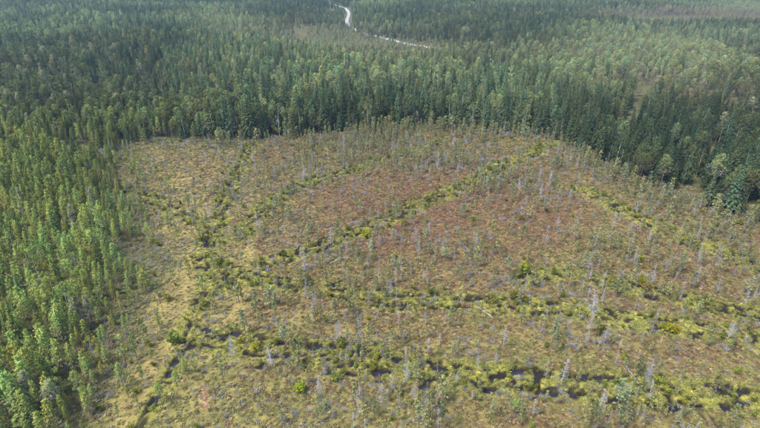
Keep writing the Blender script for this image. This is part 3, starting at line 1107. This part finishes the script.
G = low_set(1.05, lambda x, y: .25 + .5 * fbm(x, y, 12, 111, 2) + .25 * track_field(x, y), (.6, 1.15))
rf, tf, gf = red_field(G['U'], G['V'], G['x'], G['y']), tan_field(G['U'], G['V'], G['x'], G['y']), ditch_field(G['x'], G['y'])
pal = [(.20, .19, .075), (.33, .26, .13), (.24, .23, .06), (.22, .14, .08)]
wt = np.stack([.7 + 0 * rf, .35 + 2 * tf, .3 + .8 * gf, .2 + 1.2 * rf], 1)
G['tint'] = blend(pal, wt, (G['x'], G['y'])) * rng.uniform(.75, 1.25, (len(G['x']), 1))
G['var'] = rng.integers(0, 4, len(G['x']))
stuff('grass', 'dry sedge and cottongrass tufts on the bog', [[grass_tuft()] for _ in range(4)], G)

T = low_set(1.7, lambda x, y: .05 + .24 * sstep(.45, .7, fbm(x, y, 16, 121, 2)) - .4 * track_field(x, y), (.7, 1.7))
T['tint'] = np.array([(.25, .24, .23)]) * rng.uniform(.7, 1.25, (len(T['x']), 1))
T['var'] = rng.integers(0, 4, len(T['x']))
stuff('twig_litter', 'grey bare twigs of dead dwarf birch standing over the bog', [[twig_clump()] for _ in range(4)], T)

# ------------------------------------------------------------------ water, road, fallen log
wm = bpy.data.meshes.new('water')
wm.from_pydata([(-178, 55, -.33), (240, 55, -.33), (240, 312, -.33), (-178, 312, -.33)], [], [(0, 1, 2, 3)])
wm.materials.append(WATER_MAT)
wo = bpy.data.objects.new('water', wm)
scene.collection.objects.link(wo)
wo['kind'] = 'structure'

def smooth(pts, n=8):
    out = []
    for i in range(len(pts) - 1):
        p0, p1, p2, p3 = pts[max(i - 1, 0)], pts[i], pts[i + 1], pts[min(i + 2, len(pts) - 1)]
        for t in np.linspace(0, 1, n, endpoint=False):
            out.append(.5 * (2 * p1 + (p2 - p0) * t + (2 * p0 - 5 * p1 + 4 * p2 - p3) * t * t + (3 * p1 - p0 - 3 * p2 + p3) * t ** 3))
    return np.array(out + [pts[-1]])
rp = smooth(ROAD)
rv_, rf_ = [], []
for i, p in enumerate(rp):
    e = rp[min(i + 1, len(rp) - 1)] - rp[max(i - 1, 0)]
    e = e / np.hypot(*e)
    nr = np.array([-e[1], e[0]])
    for off, dz in ((-3.2, -.6), (-2.1, .75), (0, .85), (2.1, .75), (3.2, -.6)):
        q = p + nr * off
        rv_.append((q[0], q[1], float(height_at([p[0]], [p[1]])[0]) + dz))
for i in range(len(rp) - 1):
    for j in range(4):
        a = i * 5 + j
        rf_.append((a, a + 1, a + 6, a + 5))
rm = bpy.data.meshes.new('road')
rm.from_pydata(rv_, [], rf_)
rm.materials.append(ROAD_MAT)
ro = bpy.data.objects.new('road', rm)
scene.collection.objects.link(ro)
ro['kind'] = 'structure'

def fallen(u0, v0, u1, v1, label):
    a, b = Vector((*ground_at(u0, v0), 0)), Vector((*ground_at(u1, v1), 0))
    a.z, b.z = float(height_at([a.x], [a.y])[0]) + .12, float(height_at([b.x], [b.y])[0]) + .3
    root = bpy.data.objects.new('fallen_tree', None)
    root.location = a
    scene.collection.objects.link(root)
    root['label'], root['category'], root['group'] = label, 'fallen tree', 'fallen bleached trunks on the bog'
    d = b - a
    tm, bm_ = Mesh(), Mesh()
    tm.tube([Vector((0, 0, 0)), d * .5 + Vector((0, 0, .1)), d], [.12, .10, .04], 6)
    for _ in range(26):
        t = random.uniform(.25, 1)
        p = d * t
        e = Vector((random.gauss(0, 1), random.gauss(0, 1), random.uniform(0, .9))).normalized()
        bm_.spike(p, p + (e + d.normalized() * .6) * random.uniform(.5, 1.3), .03, (1, 1, 1))
    for pn, mm in (('trunk', tm), ('branches', bm_)):
        o = bpy.data.objects.new(pn, mm.build('fallen_' + pn, DEAD))
        o.parent = root
        o['tint'] = [1.1, 1.06, 1.02]
        scene.collection.objects.link(o)
fallen(639, 387, 625, 367, 'bleached fallen pine trunk lying across the right part of the lowest pool line')
fallen(492, 318, 478, 309, 'pale fallen trunk lying below the second pool line')
fallen(330, 264, 346, 258, 'thin pale fallen trunk just below the slanting pool line')

# ------------------------------------------------------------------ haze
hm = bpy.data.meshes.new('haze')
R_, z0, z1 = REACH + 9000, -40.0, 112.0
hv = [(sx * R_, sy * R_, z) for z in (z0, z1) for sx, sy in ((-1, -1), (1, -1), (1, 1), (-1, 1))]
hm.from_pydata(hv, [], [(3, 2, 1, 0), (4, 5, 6, 7), (0, 1, 5, 4), (1, 2, 6, 5), (2, 3, 7, 6), (3, 0, 4, 7)])
hz = Nodes('haze_air')
pv = hz.n('ShaderNodeVolumePrincipled')
pv.inputs['Color'].default_value = (.52, .76, 1.0, 1)
pv.inputs['Density'].default_value = .00009
pv.inputs['Anisotropy'].default_value = .2
hz.link(pv.outputs[0], hz.out.inputs['Volume'])
hm.materials.append(hz.m)
ho = bpy.data.objects.new('haze', hm)
scene.collection.objects.link(ho)
ho['kind'] = 'stuff'
ho['label'] = 'thin blue-grey summer haze over the far forest'
print('COUNTS', {k_: len(S['x']) for k_, S in allsets.items()}, 'low', len(H['x']), len(G['x']), len(T['x']), 'ground', nX * nY)
